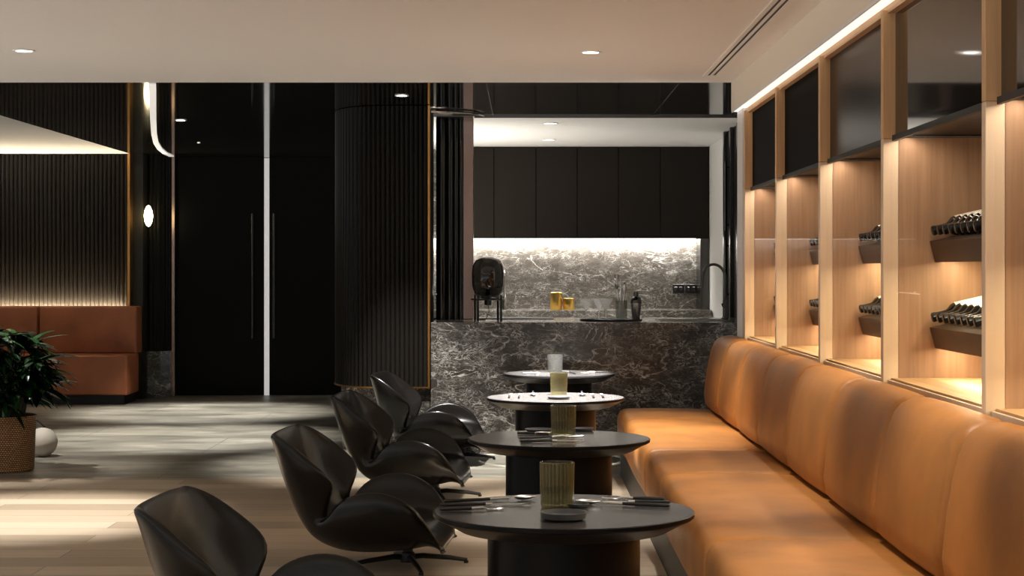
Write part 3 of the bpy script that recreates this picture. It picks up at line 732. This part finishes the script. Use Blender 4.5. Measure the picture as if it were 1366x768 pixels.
# dishes
def dish(label, px, py, w, h=.022):
    x, y = top_at(px, py); r = w / 2 * y / F
    b = BM(); lathe(b, [(0, .0006), (r * .8, .0006), (r * .95, .006), (r, h), (r * .965, h), (r * .90, h * .45), (r * .75, h * .30), (0, h * .28)], 56, cap=False)
    o = obj('dish', b, 'ceramic', None, True); o.location = (x, y, TZ + .0003); tag(o, label, 'dish', 'charcoal side dishes')
dish('small charcoal dish at the front of the nearest table', 752, 693, 62)
dish('small charcoal dish behind the front dish, against the green tumbler', 771, 676.5, 30, .012)
dish('flat charcoal plate behind the amber tumbler on the second table', 719, 575.5, 38, .012)
dish('flat charcoal plate right of the amber tumbler, second table', 777.5, 574.3, 30, .012)
dish('small round charcoal dish before the tumbler on the third table', 745.5, 532, 31, .014)

# cutlery: along +x, head at +x, lying flat
def cut(kind, L, hd=.5):
    hb = BM(); mb = BM()
    hl = L * hd
    tube(hb, [(0, 0, .006), (.006, 0, .006), (hl * .5, 0, .0065), (hl, 0, .0065)], [.0035, .0056, .0055, .0045], 8)
    if kind == 'spoon':
        tube(mb, [(hl, 0, .0065), (hl + (L - hl) * .30, 0, .008), (hl + (L - hl) * .42, 0, .007)], [.0042, .0028, .004], 8)
        cx = L - .036
        n, m_ = 16, 6; rows = []
        for i in range(m_ + 1):
            f = i / m_; row = []
            for j in range(n):
                a = 2 * PI * j / n
                row.append(mb.verts.new((cx + .038 * f * math.cos(a), .022 * f * math.sin(a), .0022 + .010 * f * f)))
            rows.append(row)
        bot = []
        for i in range(m_ + 1):
            f = i / m_; bot.append([mb.verts.new((cx + .039 * f * math.cos(2 * PI * j / n), .023 * f * math.sin(2 * PI * j / n), .0006 + .0105 * f * f)) for j in range(n)])
        for R_ in (rows, bot):
            for i in range(1, m_):
                for j in range(n): mb.faces.new((R_[i][j], R_[i][(j + 1) % n], R_[i + 1][(j + 1) % n], R_[i + 1][j]))
            mb.faces.new(R_[1])
        for j in range(n): mb.faces.new((rows[m_][j], rows[m_][(j + 1) % n], bot[m_][(j + 1) % n], bot[m_][j]))
    elif kind == 'fork':
        tube(mb, [(hl, 0, .0065), (hl + (L - hl) * .35, 0, .0085), (hl + (L - hl) * .5, 0, .004)], [.0042, .0028, .003], 8)
        x0 = hl + (L - hl) * .48
        box(mb, x0, x0 + .03, -.011, .011, .002, .005, .001, 1)
        for q in (-.0095, -.0032, .0032, .0095): tube(mb, [(x0 + .028, q, .0035), (L - .02, q, .003), (L, q, .006)], [.0018, .0016, .0008], 6)
    else:
        tube(mb, [(hl, 0, .0065), (hl + .02, 0, .006)], [.0042, .004], 8)
        vs = []
        for z in (.003, .006):
            vs.append([mb.verts.new(p) for p in ((hl + .015, -.007, z), (L - .03, -.010, z), (L, .002, z), (L - .02, .007, z), (hl + .015, .006, z))])
        mb.faces.new(vs[0]); mb.faces.new(list(reversed(vs[1])))
        for j in range(5): mb.faces.new((vs[0][j], vs[0][(j + 1) % 5], vs[1][(j + 1) % 5], vs[1][j]))
    return hb, mb
def cutlery(kind, label, p0, p1, z=0.0):
    a = Vector(top_at(*p0)); c = Vector(top_at(*p1)); d = c - a
    t = thing(kind, label, kind, (a.x, a.y, TZ + .0004 + z), math.atan2(d.y, d.x), group='black handled cutlery')
    hb, mb = cut(kind, max(.15, min(.30, d.length)))
    obj('handle', hb, 'black', t, True, local=True); obj('metal_head', mb, 'cutlery', t, True, local=True)
# nearest table, left and right place settings
cutlery('spoon', 'spoon with black handle, rearmost of the left setting, nearest table', (592, 671), (714, 666))
cutlery('knife', 'black handled knife in the middle of the left setting, nearest table', (587, 676), (708, 674))
cutlery('fork', 'black handled fork, front of the left setting, nearest table', (586, 682), (672, 680))
cutlery('spoon', 'spoon with bowl toward the tumbler, right setting, nearest table', (893, 677), (769, 672))
cutlery('knife', 'black handled knife, front of the right setting, nearest table', (894, 672.5), (800, 671))
cutlery('fork', 'black handled fork, rearmost of the right setting, nearest table', (886, 668), (803, 666))
# second table
cutlery('knife', 'black handled knife at the front of the second table', (694, 590.5), (779, 589))
cutlery('fork', 'fork angled beside the knife on the second table', (693, 586.5), (784, 582))
cutlery('spoon', 'spoon with shiny bowl lying left of the amber tumbler, second table', (690, 579.5), (737, 580.0))
# third table: laid with the handles toward the viewer or away
cutlery('fork', 'fork seen end-on at the left edge of the third table', (679, 531), (682, 524.5))
cutlery('knife', 'knife seen end-on, second from the left on the third table', (692, 531.5), (694, 524.5))
cutlery('spoon', 'dark spoon seen end-on left of the small dish, third table', (711, 523.5), (711, 530))
cutlery('spoon', 'shiny spoon right of the tumbler on the third table', (776, 523.5), (777, 530))
cutlery('fork', 'fork seen end-on right of the shiny spoon, third table', (792, 531), (789, 524.5))
cutlery('knife', 'knife seen end-on at the right edge of the third table', (805, 531), (801, 524.5))
# farthest table
cutlery('knife', 'black handled knife on the left side of the farthest table', (697, 498.6), (733, 498.4))
cutlery('fork', 'black handled fork on the right side of the farthest table', (812, 496.8), (775, 497.4))
cutlery('spoon', 'spoon just right of the clear tumbler, farthest table', (768, 499.0), (752, 496.5))

# ------------------------------------------------------------------ lounge chairs
def chair_shell():
    rows = [  # centre (u, z), edge (u, v, z), thickness at the centre
        ((.410, .098), (.392, .27, .110), .025),
        ((.408, .138), (.392, .310, .148), .045),
        ((.360, .185), (.350, .330, .235), .08),
        ((.28, .205), (.295, .362, .330), .11),
        ((.15, .200), (.155, .372, .400), .12),
        ((.01, .195), (.015, .362, .378), .12),
        ((-.08, .200), (-.060, .335, .325), .11),
        ((-.160, .225), (-.118, .285, .240), .095),
        ((-.225, .290), (-.100, .285, .320), .07),
        ((-.272, .375), (-.050, .330, .425), .06),
        ((-.308, .470), (-.150, .350, .505), .05),
        ((-.335, .550), (-.245, .325, .580), .04),
        ((-.355, .606), (-.310, .300, .615), .03),
        ((-.366, .630), (-.345, .265, .628), .025)]
    J = 6
    b = BM(); inner = []
    for i, (c, e, th) in enumerate(rows):
        row = []
        for j in range(-J, J + 1):
            s = abs(j) / J; sg = 1 if j >= 0 else -1
            # out along the pan first, then up / forward towards the edge
            wv = math.sin(s * PI / 2) ** .72; wz = s ** 3.0
            if i >= 8: wz2 = s ** 2.1
            else: wz2 = wz
            u = c[0] + (e[0] - c[0]) * wz2 - .215; z = c[1] + (e[2] - c[1]) * wz
            row.append(Vector((u, sg * e[1] * wv, z)))
        inner.append(row)
    nI, nJ = len(inner), 2 * J + 1
    def normal(i, j):
        du = inner[min(i + 1, nI - 1)][j] - inner[max(i - 1, 0)][j]; dv = inner[i][min(j + 1, nJ - 1)] - inner[i][max(j - 1, 0)]
        return dv.cross(du).normalized()
    A = []; B = []
    for i in range(nI):
        ra, rb = [], []
        for j in range(nJ):
            s = abs(j - J) / J
            th = rows[i][2] * (1 - s ** 2) + .028 * s ** 2
            n = normal(i, j)
            if n.z < 0 and i < 8: n = -n
            p = inner[i][j]
            ra.append(b.verts.new(p)); rb.append(b.verts.new(p - n * th))
        A.append(ra); B.append(rb)
    for i in range(nI - 1):
        for j in range(nJ - 1):
            b.faces.new((A[i][j], A[i][j + 1], A[i + 1][j + 1], A[i + 1][j]))
            b.faces.new((B[i][j], B[i + 1][j], B[i + 1][j + 1], B[i][j + 1]))
    for i in range(nI - 1):
        b.faces.new((A[i][0], A[i + 1][0], B[i + 1][0], B[i][0])); b.faces.new((A[i][-1], B[i][-1], B[i + 1][-1], A[i + 1][-1]))
    for j in range(nJ - 1):
        b.faces.new((A[0][j], B[0][j], B[0][j + 1], A[0][j + 1])); b.faces.new((A[-1][j], A[-1][j + 1], B[-1][j + 1], B[-1][j]))
    return b
def make_chair(label, loc, rz):
    t = thing('lounge_chair', label, 'chair', loc, rz, 'black leather lounge chairs')
    s = obj('shell', chair_shell(), 'chair', t, True, local=True, angle=180)
    md = s.modifiers.new('sub', 'SUBSURF'); md.levels = 2; md.render_levels = 2
    b = BM(); lathe(b, [(.024, .045), (.024, .20)], 20); lathe(b, [(.09, .100), (.022, .085)], 20, cap=False); obj('pole', b, 'black', t, True, local=True)
    b = BM(); lathe(b, [(0, .018), (.034, .018), (.036, .03), (.03, .062), (.024, .066)], 20, cap=False); obj('hub', b, 'black', t, True, local=True)
    for k in range(4):
        a = k * PI / 2 + .35
        d = Vector((math.cos(a), math.sin(a), 0))
        b = BM()
        tube(b, [d * .02 + Vector((0, 0, .040)), d * .07 + Vector((0, 0, .043)), d * .2 + Vector((0, 0, .028)), d * .28 + Vector((0, 0, .014))], [.013, .013, .011, .009], 8)
        lathe(b, [(.011, .0005), (.011, .012)], 10, origin=d * .276)
        obj('leg', b, 'black', t, True, local=True)
    return t
cl_ = ['black leather lounge chair nearest the camera, cut off by the bottom edge', 'black leather lounge chair second from the camera, star base showing',
       'black leather lounge chair third from the camera', 'farthest black leather lounge chair, against the marble bar']
CP = [(-.615, 5.74), (-.538, 8.18), (-.535, 10.6), (-.485, 12.68)]
RZ = math.radians(-4)
ch = None
for k, (x, y) in enumerate(CP):
    if ch is None: ch = make_chair(cl_[0], (x, y, 0), RZ)
    else: dup(ch, (x, y, 0), RZ, cl_[k])

# ------------------------------------------------------------------ plant and stone ball
PD = 12.05; pc = at(4, 630, PD)
o = thing('potted_palm', 'leafy green palm in a woven cane pot at left', 'plant', (pc.x, PD, 0))
b = BM(); lathe(b, [(0, .001), (.195, .001), (.205, .012), (.218, .36), (.224, .375), (.212, .378), (.205, .35), (.19, .33), (0, .33)], 64, cap=False); obj('pot', b, 'wicker', o, True, local=True)
b = BM(); lathe(b, [(0, .342), (.1, .345), (.203, .336)], 24, cap=False); obj('soil', b, 'soil', o, True, local=True)
sb = BM(); lb = BM()
def leaflet(bm, base, dirv, L, W, droop, up=Vector((0, 0, 1))):
    side = dirv.cross(up)
    if side.length < .05: side = Vector((1, 0, 0))
    side.normalize(); n = 7; prev = None; p = Vector(base); d = dirv.normalized()
    for i in range(n + 1):
        f = i / n; w = W * (math.sin(PI * min(1, .12 + f * .88)) ** .7) * (1 if f < 1 else .02)
        nrm = side.cross(d).normalized()
        a = bm.verts.new(p - side * w + nrm * w * .35); c = bm.verts.new(p); e = bm.verts.new(p + side * w + nrm * w * .35)
        if prev:
            bm.faces.new((prev[0], prev[1], c, a)); bm.faces.new((prev[1], prev[2], e, c))
        prev = (a, c, e)
        d = (d + Vector((0, 0, -droop / n))).normalized(); p = p + d * L / n
rp_ = random.Random(5)
for k in range(70):
    a = rp_.uniform(0, 2 * PI); r0 = rp_.uniform(.02, .14)
    base = Vector((r0 * math.cos(a), r0 * math.sin(a), .34))
    hgt = rp_.uniform(.10, .58); lean = rp_.uniform(.03, .17) * (1.2 - hgt * .6)
    tip = base + Vector((math.cos(a) * lean, math.sin(a) * lean, hgt))
    mid = (base + tip) / 2 - Vector((math.cos(a), math.sin(a), 0)) * lean * .2
    tube(sb, [base, mid, tip], [.007, .006, .004], 6)
    for q in range(9):
        aa = a + (q - 4) * .36 + rp_.uniform(-.1, .1)
        el = rp_.uniform(-.1, .75)
        d = Vector((math.cos(aa) * math.cos(el), math.sin(aa) * math.cos(el), math.sin(el)))
        leaflet(lb, tip, d, rp_.uniform(.18, .33), rp_.uniform(.019, .031), rp_.uniform(.5, 1.4))
obj('stem', sb, 'stem', o, True, local=True)
lo_ = obj('foliage', lb, 'leaf', o, True, local=True, angle=80)
BD = 12.95; bc = at(57, 590, BD)
o = thing('stone_ball', 'pale round ball lamp on the floor behind the palm pot', 'lamp', (bc.x, BD, 0))
b = BM(); lathe(b, [(0, .0006)] + [(.106 * math.sin(PI * k / 20), .1066 - .106 * math.cos(PI * k / 20)) for k in range(1, 20)] + [(0, .2126)], 40, cap=False); obj('globe', b, 'stoneball', o, True, local=True)
b = BM(); tube(b, [(-.06, .12, .006), (-.02, .115, .006), (.02, .11, .10), (.0, .09, .2), (-.06, .06, .26), (-.14, .05, .27)], .006, 8); obj('cord', b, 'black', o, True, local=True)

# ------------------------------------------------------------------ lights
W = (1, .96, .90)
def dl(px, py, label, z=ZC, e=0, **kw):
    d = F * (z - H) / (VY - py); downlight(((px - VX) * d / F, d, z), label, e, **kw)
dl(32, 67, 'round ceiling downlight at far left of the white ceiling', e=680, spot=52)
dl(788, 69, 'round ceiling downlight in the white ceiling above the tables', e=420, spot=60)
dl(536, 127, 'downlight in the black ceiling in front of the fluted column', e=800, spot=62, r=.036)
dl(241, 160, 'downlight in the black glossy ceiling before the doors', e=800, spot=62, r=.036)
dl(265, 190, 'far downlight in the black ceiling close to the doors', e=800, spot=62, r=.011)
dl(734, 164, 'front downlight in the kitchen ceiling', z=ZC - .004, e=200, spot=100, r=.05)
dl(732, 186, 'rear downlight in the kitchen ceiling', z=ZC - .004, e=200, spot=100, r=.05)
# downlights above the banquette, beyond the top of the picture
for k, y in enumerate((10.6, 7.5, 5.4)):
    light('spot', 'SPOT', (.75, y, ZC - .03), 150, W, spot_size=math.radians(58), spot_blend=.8, shadow_soft_size=.05)
for k, (x, y) in enumerate(((-2.8, 5.6), (-1.2, 3.0), (-2.8, 1.0))):  # more unseen ceiling spots, added as fill over the open floor
    light('spot', 'SPOT', (x, y, ZC - .03), 500, W, spot_size=math.radians(70), spot_blend=.8, shadow_soft_size=.05)
light('splash_light', 'AREA', (.35, 17.845, 1.66), 33, (1, .96, .90), (math.radians(14), 0, 0), shape='RECTANGLE', size=2.9, size_y=.03)
light('kitchen_added_fill', 'AREA', (-.8, 15.9, 1.15), 52, (1, .93, .82), (PI, 0, 0), shape='RECTANGLE', size=.5, size_y=1.8)  # upward fill added unseen behind the column, no lamp body
def aim(o, p): o.rotation_euler = (Vector(p) - o.location).to_track_quat('-Z', 'Y').to_euler()
aim(light('spot', 'SPOT', (.369, 9.94, ZC - .03), 4500, W, spot_size=math.radians(28), spot_blend=.5, shadow_soft_size=.03), (.17, 9.79, TZ))
aim(light('spot', 'SPOT', (.37, 9.97, ZC - .03), 9500, W, spot_size=math.radians(16), spot_blend=.5, shadow_soft_size=.03), (.2313, 12.0, TZ))
light('spot', 'SPOT', (-3.78, 12.2, ZC - .03), 420, W, spot_size=math.radians(60), spot_blend=.9, shadow_soft_size=.05)  # unseen spot added to brighten the palm pot and the ball
light('left_added_fill', 'AREA', (-6.25, 17.2, 2.42), 12, W, (0, math.radians(-100), 0), shape='RECTANGLE', size=.05, size_y=3.0)  # unseen light added to lift the white ceiling at left
light('bench_light', 'AREA', (-5.2, 18.615, .965), 75, (1, .80, .55), (PI, 0, 0), shape='RECTANGLE', size=2.0, size_y=.02)

w = bpy.data.worlds.new('World'); SC.world = w; w.use_nodes = True
t = w.node_tree; bg = t.nodes['Background']          # dim above eye level, added glow below it fills the white ceiling
tc = N(t, 'ShaderNodeTexCoord'); sx = N(t, 'ShaderNodeSeparateXYZ'); t.links.new(tc.outputs['Generated'], sx.inputs[0])
mr = N(t, 'ShaderNodeMapRange'); mr.inputs['From Min'].default_value = -.30; mr.inputs['From Max'].default_value = .0
mr.inputs['To Min'].default_value = 3.2; mr.inputs['To Max'].default_value = .35
t.links.new(sx.outputs[2], mr.inputs['Value']); t.links.new(mr.outputs[0], bg.inputs['Strength'])
bg.inputs['Color'].default_value = (1.0, .98, .96, 1)

# ------------------------------------------------------------------ camera
cd = bpy.data.cameras.new('Camera'); cam = bpy.data.objects.new('Camera', cd); COL.objects.link(cam)
cam.location = (0, 0, H); cam.rotation_euler = (PI / 2, 0, 0)
cd.sensor_width = 36; cd.lens = F / 1366 * 36; cd.shift_x = (683 - VX) / 1366; cd.shift_y = (VY - 384) / 1366
cd.clip_end = 100
SC.camera = cam
vs = SC.view_settings; vs.view_transform = 'Standard'; vs.look = 'None'; vs.gamma = 1; vs.exposure = 0.0; vs.use_curve_mapping = False
SC.cycles.use_denoising = True
